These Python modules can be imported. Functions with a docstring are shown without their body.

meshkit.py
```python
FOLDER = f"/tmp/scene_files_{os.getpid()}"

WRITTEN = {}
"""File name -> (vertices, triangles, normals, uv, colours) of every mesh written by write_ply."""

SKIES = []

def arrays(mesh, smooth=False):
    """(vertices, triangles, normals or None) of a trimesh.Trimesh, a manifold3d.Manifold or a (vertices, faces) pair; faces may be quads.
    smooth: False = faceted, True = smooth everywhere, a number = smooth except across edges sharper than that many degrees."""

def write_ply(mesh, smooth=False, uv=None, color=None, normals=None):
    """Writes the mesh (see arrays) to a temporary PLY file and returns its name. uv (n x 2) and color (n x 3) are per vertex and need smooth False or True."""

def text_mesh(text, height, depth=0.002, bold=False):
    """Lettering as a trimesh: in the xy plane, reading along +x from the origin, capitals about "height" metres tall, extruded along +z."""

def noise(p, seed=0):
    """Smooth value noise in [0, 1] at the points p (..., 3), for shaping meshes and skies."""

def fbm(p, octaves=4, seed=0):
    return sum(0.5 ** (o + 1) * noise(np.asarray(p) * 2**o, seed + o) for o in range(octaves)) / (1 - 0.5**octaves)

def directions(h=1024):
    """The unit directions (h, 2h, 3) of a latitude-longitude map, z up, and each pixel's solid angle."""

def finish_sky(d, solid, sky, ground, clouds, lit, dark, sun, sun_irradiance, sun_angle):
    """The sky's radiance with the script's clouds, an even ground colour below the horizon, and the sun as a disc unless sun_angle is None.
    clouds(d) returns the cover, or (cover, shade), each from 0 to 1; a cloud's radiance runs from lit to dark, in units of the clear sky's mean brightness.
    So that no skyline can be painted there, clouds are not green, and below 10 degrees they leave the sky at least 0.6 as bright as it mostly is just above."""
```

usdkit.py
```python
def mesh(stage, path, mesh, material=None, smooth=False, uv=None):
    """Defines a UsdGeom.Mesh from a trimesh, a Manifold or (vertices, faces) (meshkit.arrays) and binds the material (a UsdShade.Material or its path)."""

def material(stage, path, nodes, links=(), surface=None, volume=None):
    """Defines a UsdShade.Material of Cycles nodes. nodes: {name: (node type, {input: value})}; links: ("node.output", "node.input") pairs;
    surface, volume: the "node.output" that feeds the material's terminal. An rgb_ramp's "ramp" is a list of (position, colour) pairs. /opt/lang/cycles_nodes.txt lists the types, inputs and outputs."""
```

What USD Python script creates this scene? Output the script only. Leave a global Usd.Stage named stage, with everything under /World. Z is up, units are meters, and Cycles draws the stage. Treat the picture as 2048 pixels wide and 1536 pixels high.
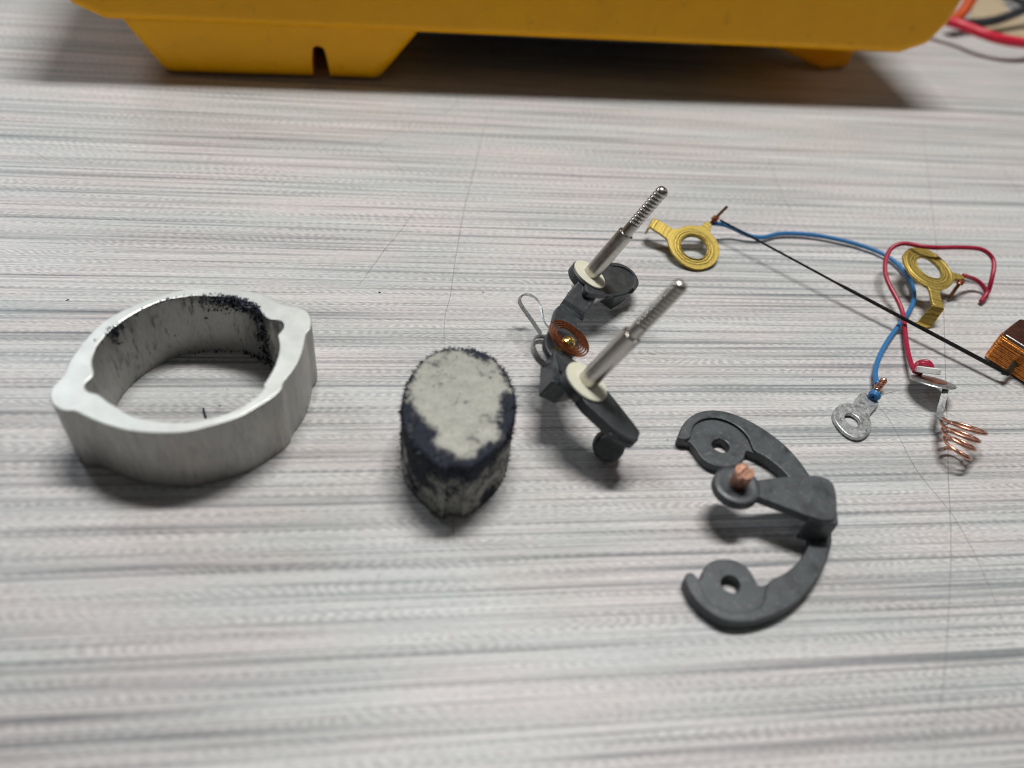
# Close-up of a dismantled moving-coil meter on a striped laminate tabletop. All coordinates are millimetres (scaled to metres on output).
import math, random
import numpy as np, trimesh, mapbox_earcut, usdkit, meshkit
from scipy.interpolate import CubicSpline
from shapely.geometry import Polygon, Point
from shapely import contains_xy
from pxr import Usd, UsdGeom, UsdLux, UsdShade, Gf, Sdf

MM = 0.001
stage = Usd.Stage.CreateInMemory()
UsdGeom.SetStageUpAxis(stage, UsdGeom.Tokens.z)
UsdGeom.SetStageMetersPerUnit(stage, 1.0)
UsdGeom.Xform.Define(stage, '/World')
UsdGeom.Scope.Define(stage, '/World/Looks')
rng = np.random.default_rng(7)

# ------------------------------------------------------------------ camera
CAM_POS = (-25.53, -122.5888, 132.0)
CAM_AXES = [(0.9901065, -0.0954456, 0.1028551), (-5.53e-05, 0.7327509, 0.680497), (-0.1403177, -0.6737702, 0.7254961)]          # right, up, back
cam = UsdGeom.Camera.Define(stage, '/World/camera')
m4 = Gf.Matrix4d(*[*CAM_AXES[0], 0, *CAM_AXES[1], 0, *CAM_AXES[2], 0, *[c * MM for c in CAM_POS], 1])
cam.AddTransformOp().Set(m4)
FL = 5.1
cam.CreateFocalLengthAttr(FL)
cam.CreateHorizontalApertureAttr(FL * 2048 / 1580.0)
cam.CreateVerticalApertureAttr(FL * 1536 / 1580.0)
cam.CreateClippingRangeAttr(Gf.Vec2f(0.01, 20))
cam.CreateFStopAttr(1.5)
cam.CreateFocusDistanceAttr(0.192)
cam.CreateExposureAttr(0.0)

# ------------------------------------------------------------------ light
def rect_light(name, pos, target, w, h, power, color):
    l = UsdLux.RectLight.Define(stage, '/World/' + name)
    p, t = np.array(pos, float), np.array(target, float)
    z = (p - t) / np.linalg.norm(p - t)
    x = np.array([1.0, 0, 0]) - z * z[0]; x /= np.linalg.norm(x)
    y = np.cross(z, x)
    l.AddTransformOp().Set(Gf.Matrix4d(*[*x, 0, *y, 0, *z, 0, *(p * MM), 1]))
    l.CreateWidthAttr(w * MM); l.CreateHeightAttr(h * MM)
    l.CreateIntensityAttr(power); l.CreateNormalizeAttr(True)
    l.CreateColorAttr(Gf.Vec3f(*color))
    return l
lamp = rect_light('bench_lamp', (70, 205, 750), (70, 20, 0), 330, 75, 1.78, (1.0, 0.985, 0.95))
UsdLux.ShapingAPI.Apply(lamp.GetPrim()).CreateShapingConeAngleAttr(50)
rect_light('side_lamp', (-420, 465, 385), (-130, 60, 0), 120, 100, 0.24, (0.86, 0.93, 1.0))
rect_light('far_lamp', (950, 330, 520), (60, 40, 0), 260, 160, 0.15, (1.0, 0.97, 0.92))
dome = UsdLux.DomeLight.Define(stage, '/World/room_light')
usdkit.material(stage, '/World/Looks/room_light', {
    'tc': ('texture_coordinate', {}), 'sx': ('separate_xyz', {}),
    'r': ('rgb_ramp', {'ramp': [(0, (.05, .048, .045)), (.45, (.07, .067, .064)), (.60, (.16, .155, .15)), (.80, (.60, .60, .59)), (1, (1.0, 1.0, .98))]}),
    'm': ('map_range', {'clamp': True, 'from_min': -1.0, 'from_max': 1.0}),
    'b': ('background_shader', {'strength': 0.09})},
    [('tc.generated', 'sx.vector'), ('sx.z', 'm.value'), ('m.result', 'r.fac'), ('r.color', 'b.color')], surface='b.background')
UsdShade.MaterialBindingAPI.Apply(dome.GetPrim()).Bind(UsdShade.Material.Get(stage, '/World/Looks/room_light'))

# ------------------------------------------------------------------ measured outlines (mm)
TR = {
    'ring_outer': [[-75.44,9.88],[-79.44,7.48],[-83.34,3.91],[-85.79,0.17],[-86.98,-3.84],[-87.8,-6.91],[-88.26,-9.69],[-88.19,-12.4],[-88.7,-14.3],[-89.24,-15.61],[-89.59,-16.42],[-89.34,-18.06],[-88.74,-19.68],[-87.77,-20.94],[-86.56,-21.74],[-85.47,-22.11],[-84.62,-22.01],[-83.84,-22.16],[-82.07,-23.25],[-79.2,-24.83],[-76.45,-25.97],[-73.78,-26.85],[-70.57,-27.34],[-67.42,-27.48],[-64.18,-27.35],[-61.16,-26.38],[-57.52,-25.02],[-54.49,-23.46],[-52.12,-21.3],[-49.7,-19.1],[-47.91,-16.64],[-48.07,-15.03],[-46.65,-12.38],[-45.52,-9.25],[-44.93,-5.93],[-44.75,-2.73],[-44.7,-1.1],[-44.14,-0.21],[-43.78,1.02],[-43.94,3.49],[-44.63,5.31],[-45.78,6.45],[-47.19,7.07],[-49.03,7.32],[-50.61,8.03],[-52.76,9.83],[-55.2,11.2],[-58.34,12.09],[-62.95,12.57],[-67.47,12.62],[-71.83,11.98]],
    'ring_inner': [[-69.47,10.02],[-74.32,8.63],[-77.13,6.73],[-80.39,3.3],[-82.44,0.0],[-83.52,-2.45],[-84.25,-5.05],[-84.31,-7.28],[-84.22,-9.28],[-83.61,-11.04],[-83.02,-12.39],[-82.97,-13.54],[-83.77,-14.48],[-83.89,-15.8],[-83.74,-16.24],[-82.95,-17.25],[-81.96,-17.62],[-80.88,-17.9],[-79.72,-19.0],[-78.45,-20.09],[-76.36,-21.44],[-74.65,-22.87],[-71.87,-24.06],[-67.94,-24.76],[-64.61,-24.93],[-62.73,-24.63],[-59.64,-23.86],[-56.59,-22.46],[-54.2,-20.6],[-52.45,-18.53],[-51.11,-16.07],[-51.8,-16.0],[-50.73,-13.28],[-50.03,-10.69],[-49.62,-7.84],[-49.51,-5.34],[-49.94,-3.22],[-50.37,-1.54],[-49.64,-0.4],[-49.27,1.16],[-49.75,2.26],[-50.85,2.92],[-52.62,2.89],[-53.8,4.23],[-54.55,5.58],[-55.93,7.17],[-57.89,8.53],[-60.28,9.65],[-63.32,10.01],[-67.06,10.13]],
    'magnet': [[-13.16,-5.26],[-12.24,-4.32],[-10.12,-4.62],[-6.97,-6.52],[-4.29,-10.3],[-2.85,-15.05],[-2.6,-19.98],[-3.38,-24.37],[-5.18,-28.57],[-7.68,-31.68],[-10.56,-34.38],[-13.52,-36.46],[-13.7,-35.52],[-16.84,-35.46],[-17.36,-36.62],[-19.65,-34.22],[-21.97,-31.62],[-24.1,-28.5],[-25.1,-25.16],[-25.4,-21.22],[-24.91,-17.14],[-23.74,-12.92],[-21.6,-8.89],[-18.87,-5.85],[-15.56,-4.08],[-14.08,-4.57]],
    'magnet_pale': [[-16.71,-5.83],[-14.51,-5.04],[-12.38,-5.8],[-10.8,-6.74],[-10.34,-8.07],[-7.66,-8.43],[-5.64,-10.3],[-4.32,-13.61],[-4.05,-16.48],[-5.61,-19.28],[-6.05,-21.33],[-6.72,-24.67],[-6.84,-27.6],[-8.02,-29.8],[-9.81,-30.72],[-11.85,-31.92],[-12.21,-33.75],[-14.39,-34.01],[-16.21,-31.86],[-17.62,-30.92],[-18.29,-29.04],[-18.7,-26.51],[-20.35,-23.57],[-21.8,-20.91],[-23.01,-17.5],[-22.98,-14.34],[-21.36,-10.36],[-19.18,-7.37]],
    'cframe': [[34.28,-19.02],[34.95,-17.17],[36.5,-14.76],[38.81,-12.57],[41.39,-11.19],[44.64,-10.7],[48.03,-11.4],[51.1,-13.11],[53.94,-15.46],[56.86,-18.76],[59.09,-22.5],[60.56,-26.91],[61.37,-31.64],[61.83,-35.97],[61.69,-40.59],[60.69,-44.13],[57.86,-48.77],[54.54,-52.78],[49.9,-56.97],[44.71,-59.99],[39.02,-61.67],[34.99,-61.86],[31.98,-61.1],[29.39,-58.77],[27.75,-56.06],[27.2,-52.94],[27.76,-51.58],[28.81,-51.26],[29.91,-52.05],[30.62,-52.6],[31.68,-50.32],[33.62,-48.76],[35.67,-48.21],[38.64,-48.52],[40.79,-50.24],[41.41,-52.49],[41.59,-54.28],[43.1,-54.27],[44.15,-53.39],[47.38,-52.31],[50.65,-50.19],[53.29,-47.77],[55.22,-45.27],[56.92,-41.8],[57.58,-37.27],[57.26,-33.01],[56.03,-29.32],[54.64,-26.55],[52.49,-23.96],[50.54,-22.64],[49.28,-21.84],[48.05,-24.4],[46.1,-25.89],[43.6,-26.45],[41.19,-26.06],[39.37,-25.02],[38.26,-23.22],[37.84,-21.26],[37.38,-20.11],[37.07,-19.32]],
    'chole1': [[41.85,-19.9],[43.01,-18.86],[44.38,-18.61],[45.45,-19.42],[45.8,-20.74],[45.12,-22.04],[43.9,-22.54],[42.76,-22.0],[41.95,-21.11]],
    'chole2': [[34.59,-53.03],[35.69,-52.07],[37.02,-52.04],[38.08,-52.88],[38.14,-54.15],[37.11,-55.48],[35.95,-55.62],[34.87,-54.88],[34.38,-54.0]],
    'clip1': [[34.28,-19.02],[34.95,-17.17],[36.5,-14.76],[38.81,-12.57],[41.39,-11.19],[44.64,-10.7],[48.03,-11.4],[51.1,-13.11],[53.94,-15.46],[56.86,-18.76],[59.09,-22.5],[60.56,-26.91],[61.37,-31.64],[57.26,-33.01],[56.03,-29.32],[54.64,-26.55],[52.49,-23.96],[50.54,-22.64],[50.56,-20.81],[50.43,-18.15],[48.7,-15.14],[45.69,-13.29],[42.66,-13.05],[39.67,-14.35],[38.17,-16.4],[37.15,-19.32]],
    'clip2': [[61.04,-43.26],[57.86,-48.77],[54.54,-52.78],[49.9,-56.97],[44.71,-59.99],[39.02,-61.67],[34.99,-61.86],[31.98,-61.1],[29.39,-58.77],[27.75,-56.06],[27.2,-52.94],[27.76,-51.58],[28.81,-51.26],[29.75,-51.93],[30.06,-53.83],[30.28,-56.16],[31.64,-58.49],[34.52,-59.81],[38.19,-59.71],[41.26,-58.14],[42.64,-55.11],[44.15,-53.39],[47.38,-52.31],[50.65,-50.19],[53.29,-47.77],[55.22,-45.27],[56.92,-41.8]],
    'arm': [[44.36,-35.03],[45.85,-34.74],[51.27,-34.15],[56.62,-33.97],[59.35,-34.31],[60.98,-35.38],[60.96,-37.7],[59.84,-41.29],[58.26,-44.75],[56.05,-44.9],[53.28,-43.96],[50.36,-42.36],[47.06,-40.61],[44.75,-39.35],[43.53,-38.88]],
    'boss': [[40.44,-36.21]],
    'boss_r': [4.72],
    'post': [[53.28,-43.96],[56.05,-44.9],[58.56,-44.97],[59.32,-42.6],[57.03,-40.33],[54.63,-42.48]],
    'stud_dir': [0.45,0.0,0.893],
    'B1': [20.19,25.21,12.0],
    'B2': [12.36,-14.95,17.0],
    'eu': [0.2,0.975,-0.101],
    'ev': [-0.87,0.224,0.439],
    'wash1': [[39.48,0.86]],
    'wash2': [[0.11,0.76]],
    'tab1': [[46.41,-0.28],[48.31,-3.88],[51.27,-6.34],[53.85,-9.72],[54.13,-12.7],[52.22,-14.36],[49.89,-14.51],[46.13,-13.35],[39.92,-8.34],[33.16,-1.35],[32.95,1.68]],
    'step1': [[33.22,3.35],[36.9,-2.68],[26.79,0.84],[23.64,7.25]],
    'bridge': [[28.09,5.79],[31.37,2.62],[31.07,-0.81],[24.56,0.07],[19.13,-1.24],[14.41,-0.69],[8.69,3.21],[8.19,6.24],[11.88,8.54],[19.16,6.65],[23.39,6.4]],
    'tab2': [[3.06,-2.53],[1.54,-5.88],[-0.72,-8.48],[-4.95,-13.58],[-6.34,-14.05],[-9.46,-12.27],[-9.22,-7.5],[-7.68,-4.13],[-5.98,0.13],[-2.92,2.0]],
    'block2': [[9.43,5.75],[12.2,2.13],[11.05,-1.0],[3.52,-1.28],[0.57,1.9],[0.08,5.48]],
    'hs': [[14.82,4.55],[15.23,-1.12],[13.91,10.03],[21.45,2.47],[8.15,6.7]],
    'pivot': [[11.48,4.31]],
    'loop': [[6.97,9.47,7.0],[5.57,12.59,7.5],[4.13,15.52,8.0],[2.96,17.99,8.5],[2.79,19.56,8.7],[3.52,20.64,9.0],[4.96,20.99,9.0],[6.43,20.08,9.0],[7.46,18.26,8.8],[7.72,15.93,8.6],[7.76,13.74,8.3],[8.57,11.11,8.0],[10.35,8.91,7.8]],
    'fan_low': [[28.05,26.0,0.6],[25.4,26.12,2.0],[30.49,26.41,2.5]],
    'ball': [[18.23,-21.37,4.0]],
    'knob1': [[14.58,25.74,6.0],[16.23,25.66,8.0]],
    'ringlow': [[7.86,10.67,4.0],[6.73,8.48,4.0],[6.61,6.1,4.0],[7.34,3.76,4.0],[8.51,2.38,4.0]],
    'n1': [0.05,-0.342,0.939],
    'p1': [55.09,42.14,0.9],
    'br1': [[-6.9,8.68],[-6.9,9.45],[-9.13,11.3],[-11.79,13.12],[-11.07,14.55],[-10.0,16.16],[-7.94,15.33],[-6.18,13.89],[-4.79,12.96],[-3.7,12.98],[-1.35,14.11],[1.38,14.71],[3.3,14.3],[4.27,14.86],[5.62,16.36],[6.89,15.95],[7.13,14.68],[6.32,13.16],[6.39,12.18],[7.4,10.9],[8.1,9.13],[8.29,7.21],[7.79,5.03],[6.5,2.82],[4.74,1.31],[2.19,0.23],[0.0,0.0],[-2.04,0.71],[-3.99,2.0],[-5.44,3.79],[-6.43,5.86],[-6.85,7.49]],
    'br1h': [[-3.3,7.47],[-2.73,9.18],[-1.23,10.48],[0.61,11.08],[2.52,10.72],[3.86,9.47],[4.57,7.71],[4.26,5.78],[3.02,4.16],[1.19,3.51],[-0.73,3.71],[-2.31,4.68],[-3.2,5.93]],
    'br1tab': [[43.5,54.75,5.6],[45.05,57.01,7.0],[44.47,59.04,3.2],[45.54,60.77,4.4]],
    'post1': [[62.7,57.98,5.73],[65.34,57.52,11.23]],
    'post1ball': [[63.26,57.74,6.93]],
    'n2': [0.098,-0.148,0.984],
    'p2': [118.98,36.87,7.5],
    'br2': [[-6.79,3.37],[-6.13,4.66],[-4.65,6.06],[-2.56,7.34],[0.06,7.99],[2.55,7.66],[4.56,6.25],[6.09,4.35],[6.88,2.02],[6.97,-0.37],[7.54,-0.84],[9.36,-1.14],[10.94,-2.23],[9.85,-3.45],[6.88,-3.11],[5.93,-4.62],[4.14,-6.27],[1.82,-7.44],[0.08,-7.92],[-0.82,-10.5],[-1.22,-13.34],[-1.76,-14.55],[-4.77,-14.06],[-3.98,-10.84],[-3.13,-7.64],[-4.4,-6.63],[-5.74,-5.06],[-6.83,-3.44],[-7.39,-1.17],[-7.3,1.21]],
    'br2h': [[-3.26,1.7],[-2.18,3.33],[-0.19,4.34],[1.66,3.8],[3.15,1.87],[3.82,-0.14],[3.52,-1.96],[2.01,-3.6],[0.06,-3.97],[-1.76,-3.44],[-3.1,-1.84],[-3.65,-0.14]],
    'br2bend': [[114.24,22.91,5.88],[117.23,22.46,5.51]],
    'br2foot': [[112.58,22.22,0.1],[115.17,20.68,0.1]],
    'post2': [[128.64,34.07,6.07],[126.13,31.9,0.9]],
    'post2ball': [[129.32,34.12,4.47]],
    'blue': [[62.8,57.5,5.43],[65.31,57.98,5.0],[69.67,58.33,3.5],[74.4,57.22,2.0],[78.38,57.0,1.4],[83.66,58.81,1.3],[90.2,59.59,1.3],[97.77,58.7,1.3],[104.86,56.56,1.3],[111.41,53.22,1.3],[115.83,48.91,1.3],[117.4,43.46,1.3],[117.27,37.9,1.3],[115.5,32.37,1.4],[111.22,25.97,1.5],[105.86,20.54,1.3],[100.62,15.3,1.3],[96.34,10.54,1.4],[92.15,4.99,1.6],[89.47,0.13,2.2],[88.69,-2.41,2.6]],
    'red1': [[129.23,35.17,6.37],[132.98,36.56,4.6],[136.26,36.82,3.2],[138.25,35.46,2.0],[138.35,33.47,1.3],[136.07,31.08,1.1],[135.09,30.43,1.1]],
    'red2': [[135.95,30.97,1.2],[137.52,32.69,2.5],[137.98,34.0,4.5],[139.14,37.11,7.0],[139.84,40.83,8.5],[137.95,42.42,9.5],[134.08,42.99,10.0],[126.49,42.26,10.5],[120.9,41.39,11.0],[116.85,42.79,10.5],[113.49,45.31,9.0],[111.53,44.94,8.0],[109.51,42.77,7.0],[107.79,39.53,6.0],[106.83,35.3,5.0],[106.93,31.4,4.2],[107.44,27.8,3.4],[107.39,23.66,2.6],[106.07,19.18,2.2],[104.02,13.68,2.0],[102.23,8.88,2.2],[100.62,4.38,2.8],[100.06,1.04,3.4],[100.4,-0.38,4.0]],
    'lug': [[75.42,-9.14],[77.37,-7.74],[79.07,-7.28],[80.69,-7.66],[81.75,-6.34],[84.74,-3.52],[85.9,-4.43],[87.73,-6.74],[87.27,-7.79],[85.24,-9.5],[83.22,-11.35],[83.0,-13.48],[82.05,-15.57],[80.11,-17.32],[78.07,-18.08],[76.31,-17.62],[74.84,-15.84],[74.2,-13.16],[74.32,-10.98]],
    'lugh': [[77.13,-11.3],[77.99,-10.54],[79.24,-10.55],[80.29,-11.63],[80.35,-13.15],[79.46,-14.5],[78.22,-14.78],[77.12,-13.87],[76.81,-12.52]],
    'knot': [[86.67,-5.72,2.2]],
    'sleeve': [[87.19,-4.8,2.6],[90.71,-1.42,3.0]],
    'wwash': [[101.82,-0.31,5.2]],
    'wwash_ax': [[99.4,0.21,5.0],[104.6,-0.78,5.0]],
    'redblob': [[98.96,0.16,4.0],[99.7,1.3,4.4],[100.58,2.45,4.8],[101.53,2.25,5.6],[102.64,1.48,5.8],[102.99,0.68,5.4],[101.53,0.77,6.0],[100.23,1.1,6.0],[100.09,1.03,5.2]],
    'eyelet': [[102.24,-2.98,4.4],[97.15,-1.56,4.4],[106.83,-5.34,4.4]],
    'strap': [[103.3,-5.26,4.6],[102.16,-6.72,5.2],[100.06,-9.98,4.6],[98.19,-12.87,4.2],[97.76,-13.87,4.3],[97.88,-15.75,4.2],[98.54,-16.64,4.0]],
    'strapw': [[104.76,-5.69,4.6],[103.81,-6.88,5.2],[101.54,-10.46,4.6],[99.56,-13.59,4.2],[99.27,-14.04,4.3],[99.61,-15.32,4.2],[99.77,-16.2,4.0]],
    'spring': [[102.83,-17.09,5.2],[100.49,-19.72,4.6],[98.76,-22.49,4.2],[97.86,-24.62,2.6]],
    'springr': [[97.89,-16.0,5.2],[107.48,-18.61,5.2],[96.12,-22.19,2.6],[99.61,-26.88,2.6]],
    'coil': [[133.14,16.46],[124.42,9.35]],
    'coil_dir': [[124.42,9.35],[127.88,4.18]],
    'coil_b': [[124.65,9.5]],
    'pointer': [[65.16,58.5,6.0],[78.73,44.45,5.5],[91.19,32.32,5.0],[92.8,30.83,4.9],[108.96,15.18,4.2],[123.81,1.66,3.2],[125.22,0.37,3.1]],
    'zstrip': [[124.11,1.64,3.0],[125.36,1.19,3.0],[126.63,2.1,3.4],[128.4,3.36,4.0],[130.11,2.56,4.0],[132.41,1.43,4.0]],
    'hol_o': [-90.89,135.76,0.0],
    'hol_d': [0.999,0.041,0.0],
    'hol_edge': [[-32.1,24.75],[-29.75,23.11],[-26.7,21.33],[-23.14,18.48],[75.89,21.93],[132.39,21.82],[186.83,21.26],[245.13,21.01],[254.53,22.32],[258.5,24.32],[260.97,30.72],[261.9,39.41]],
    'hol_foot': [[-25.13,17.62],[-22.58,9.86],[-20.42,2.86],[-16.45,-0.21],[60.48,1.57],[65.62,4.44],[70.66,11.28],[75.85,19.09]],
    'hol_slot': [[36.6,1.83],[37.37,11.81],[39.08,13.21],[41.0,12.96],[41.69,11.15],[42.07,1.68]],
    'stand': [[113.44,190.47],[127.53,180.48],[142.26,173.49],[154.03,175.79]],
    'redlead': [[198.1,217.73,9.0],[206.14,210.55,9.0],[212.69,207.41,9.0],[216.63,204.42,9.0],[221.58,198.1,9.0],[229.03,193.9,8.5],[238.29,192.9,8.0],[255.97,199.46,5.5],[276.94,204.46,5.0]],
    'blklead': [[227.39,219.44,4.0],[235.52,219.36,5.0],[242.22,219.47,6.5],[250.64,222.56,8.0],[259.13,226.17,10.0],[269.6,230.81,14.0]],
    'card': [[232.54,219.47,1.6],[270.68,285.43,1.6],[279.65,287.09,1.6],[266.28,240.02,1.6],[288.13,238.82,1.6],[271.27,211.85,1.6]],
    'blklead2': [[270.18,269.1,4.0],[273.47,260.24,4.0],[277.86,253.62,4.0],[287.52,249.21,4.0]],
    'orange': [[219.3,215.58,6.0],[221.58,216.11,9.0],[223.6,217.62,12.0],[225.65,219.83,16.0]],
    'scratch00': [[6.93,134.12],[3.13,120.77],[0.55,108.39],[-1.64,96.83],[-3.64,86.78],[-5.53,77.28],[-7.32,68.31],[-9.49,54.4],[-10.93,45.34],[-12.41,33.88],[-13.18,29.02],[-14.06,25.17],[-15.15,12.69]],
    'scratch01': [[-20.27,69.05],[-23.22,62.55],[-25.25,57.7],[-28.76,50.68],[-33.15,40.33],[-36.09,33.82]],
    'scratch02': [[-20.46,117.16],[-24.74,112.13],[-29.33,105.72],[-32.66,101.26],[-30.1,95.11],[-25.66,88.48],[-24.58,84.58]],
    'scratch03': [[97.28,105.5],[94.54,84.51],[93.84,68.33]],
    'scratch04': [[86.81,-1.99],[89.01,-13.14],[89.05,-27.63],[91.23,-36.71],[91.54,-47.98],[90.51,-56.95],[89.65,-63.24]],
    'scratch05': [[166.07,129.67],[145.88,81.89],[132.48,50.21],[121.0,23.77],[110.04,1.38],[102.32,-14.8],[95.23,-29.13],[90.4,-39.47],[84.37,-51.18],[78.43,-61.71],[73.42,-70.32],[68.44,-78.2],[62.69,-87.44]],
    'scratch06': [[-15.32,-36.47],[-15.24,-41.01]],
    'scratch07': [[25.1,91.19],[27.56,88.87],[30.97,85.43]],
    'scratch08': [[-6.52,138.97],[-6.41,130.71],[-9.62,125.4],[-11.24,121.35]],
    'scratch09': [[-129.88,90.94],[-123.5,86.15]],
    'scratch10': [[90.04,-3.64],[96.08,-2.0]],
    'scratch11': [[184.17,105.52],[180.78,83.87]],
    'specks': [[26.08,68.96],[-30.53,31.43],[-4.43,32.08],[33.19,-16.94],[-62.73,-1.64],[-102.8,26.93],[-20.7,116.91],[20.34,109.73],[74.39,1.34],[116.32,22.1],[35.61,-36.1],[-66.22,-9.21],[-63.6,-6.42],[-64.27,-10.05]],
}
TR = {k: np.array(v, float) for k, v in TR.items()}

# ------------------------------------------------------------------ scene helpers
def path_of(parent, name):
    base = (parent.GetPath().pathString if parent is not None else '/World') + '/'
    p, k = base + name, 0
    while stage.GetPrimAtPath(p):
        k += 1; p = f'{base}{name}_{k:03d}'
    return p
ORI = {}
def tag(o, label=None, cat=None, group=None, kind=None):
    for k, v in (('label', label), ('category', cat), ('group', group), ('kind', kind)):
        if v: o.SetCustomDataByKey(k, v)
    return o
def thing(name, label, cat, at=(0, 0, 0), group=None, kind=None):
    x = UsdGeom.Xform.Define(stage, path_of(None, name))
    x.AddTranslateOp().Set(Gf.Vec3d(*[float(c) * MM for c in at]))
    o = x.GetPrim(); ORI[o.GetPath().pathString] = np.array(at, float)
    return tag(o, label, cat, group, kind)
def mesh(name, mat, geo, parent=None, smooth=35, label=None, attr=None, kind=None):
    """geo: (vertices mm in scene space, faces) or a list of them, or trimesh."""
    if isinstance(geo, list): geo = cat(*geo)
    v, f = (np.array(geo.vertices), np.array(geo.faces)) if hasattr(geo, 'vertices') else (np.array(geo[0], float), np.array(geo[1], int))
    if f.shape[1] == 4: f = np.vstack([f[:, [0, 1, 2]], f[:, [0, 2, 3]]])
    off = np.zeros(3)
    if parent is not None:
        p = parent.GetPath().pathString
        off = ORI['/'.join(p.split('/')[:3])]
    v2, f2, n = meshkit.arrays((v, f), smooth)
    pth = path_of(parent, name)
    m = usdkit.mesh(stage, pth, ((v2 - off) * MM, f2), MAT[mat])
    if n is not None:
        from pxr import Vt
        m.CreateNormalsAttr(Vt.Vec3fArray.FromNumpy(n.astype(np.float32))); m.SetNormalsInterpolation('vertex')
    if attr:
        for k, fn in attr.items():
            UsdGeom.PrimvarsAPI(m).CreatePrimvar(k, Sdf.ValueTypeNames.FloatArray, 'vertex').Set([float(x) for x in fn(v2, n)])
    return tag(m.GetPrim(), label, kind=kind)
def cat(*gs):
    V, F, o = [], [], 0
    for g in gs:
        v, f = (g.vertices, g.faces) if hasattr(g, 'vertices') else g
        v, f = np.asarray(v, float), np.asarray(f, int)
        if f.shape[1] == 4: f = np.vstack([f[:, [0, 1, 2]], f[:, [0, 2, 3]]])
        V.append(v); F.append(f + o); o += len(v)
    return np.vstack(V), np.vstack(F)
def unit(v): v = np.asarray(v, float); return v / np.linalg.norm(v)

# ------------------------------------------------------------------ shape helpers
def chaikin(p, n=2):
    p = np.asarray(p, float)
    for _ in range(n):
        q = np.roll(p, -1, 0)
        p = np.stack([.75 * p + .25 * q, .25 * p + .75 * q], 1).reshape(-1, p.shape[1])
    return p
def resample(p, n):
    p = np.vstack([p, p[:1]]); s = np.r_[0, np.cumsum(np.linalg.norm(np.diff(p, axis=0), axis=1))]
    t = np.linspace(0, s[-1], n, endpoint=False)
    return np.stack([np.interp(t, s, p[:, k]) for k in range(2)], 1)
def ccw(p):
    a = np.sum(p[:, 0] * np.roll(p[:, 1], -1) - p[:, 1] * np.roll(p[:, 0], -1))
    return p if a > 0 else p[::-1]
def inset(p, d):
    """Moves a counter-clockwise ring inwards by d (per-vertex normals)."""
    e = np.roll(p, -1, 0) - np.roll(p, 1, 0); e /= np.maximum(np.linalg.norm(e, axis=1, keepdims=True), 1e-9)
    return p + d * np.stack([-e[:, 1], e[:, 0]], 1)
def cap(outer, holes=()):
    rings = [outer, *holes]; v = np.vstack(rings); ends = np.cumsum([len(r) for r in rings]).astype(np.uint32)
    return v, mapbox_earcut.triangulate_float64(v, ends).reshape(-1, 3).astype(int)
def wall(rings3, flip=False):
    n = len(rings3[0]); V = np.vstack(rings3); F = []
    i = np.arange(n); j = (i + 1) % n
    for k in range(len(rings3) - 1):
        a, b = k * n, (k + 1) * n
        F.append(np.stack([a + i, a + j, b + j], 1)); F.append(np.stack([a + i, b + j, b + i], 1))
    F = np.vstack(F)
    return V, (F[:, ::-1] if flip else F)
def up(p, z): return np.c_[p, np.full(len(p), float(z))]
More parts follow.
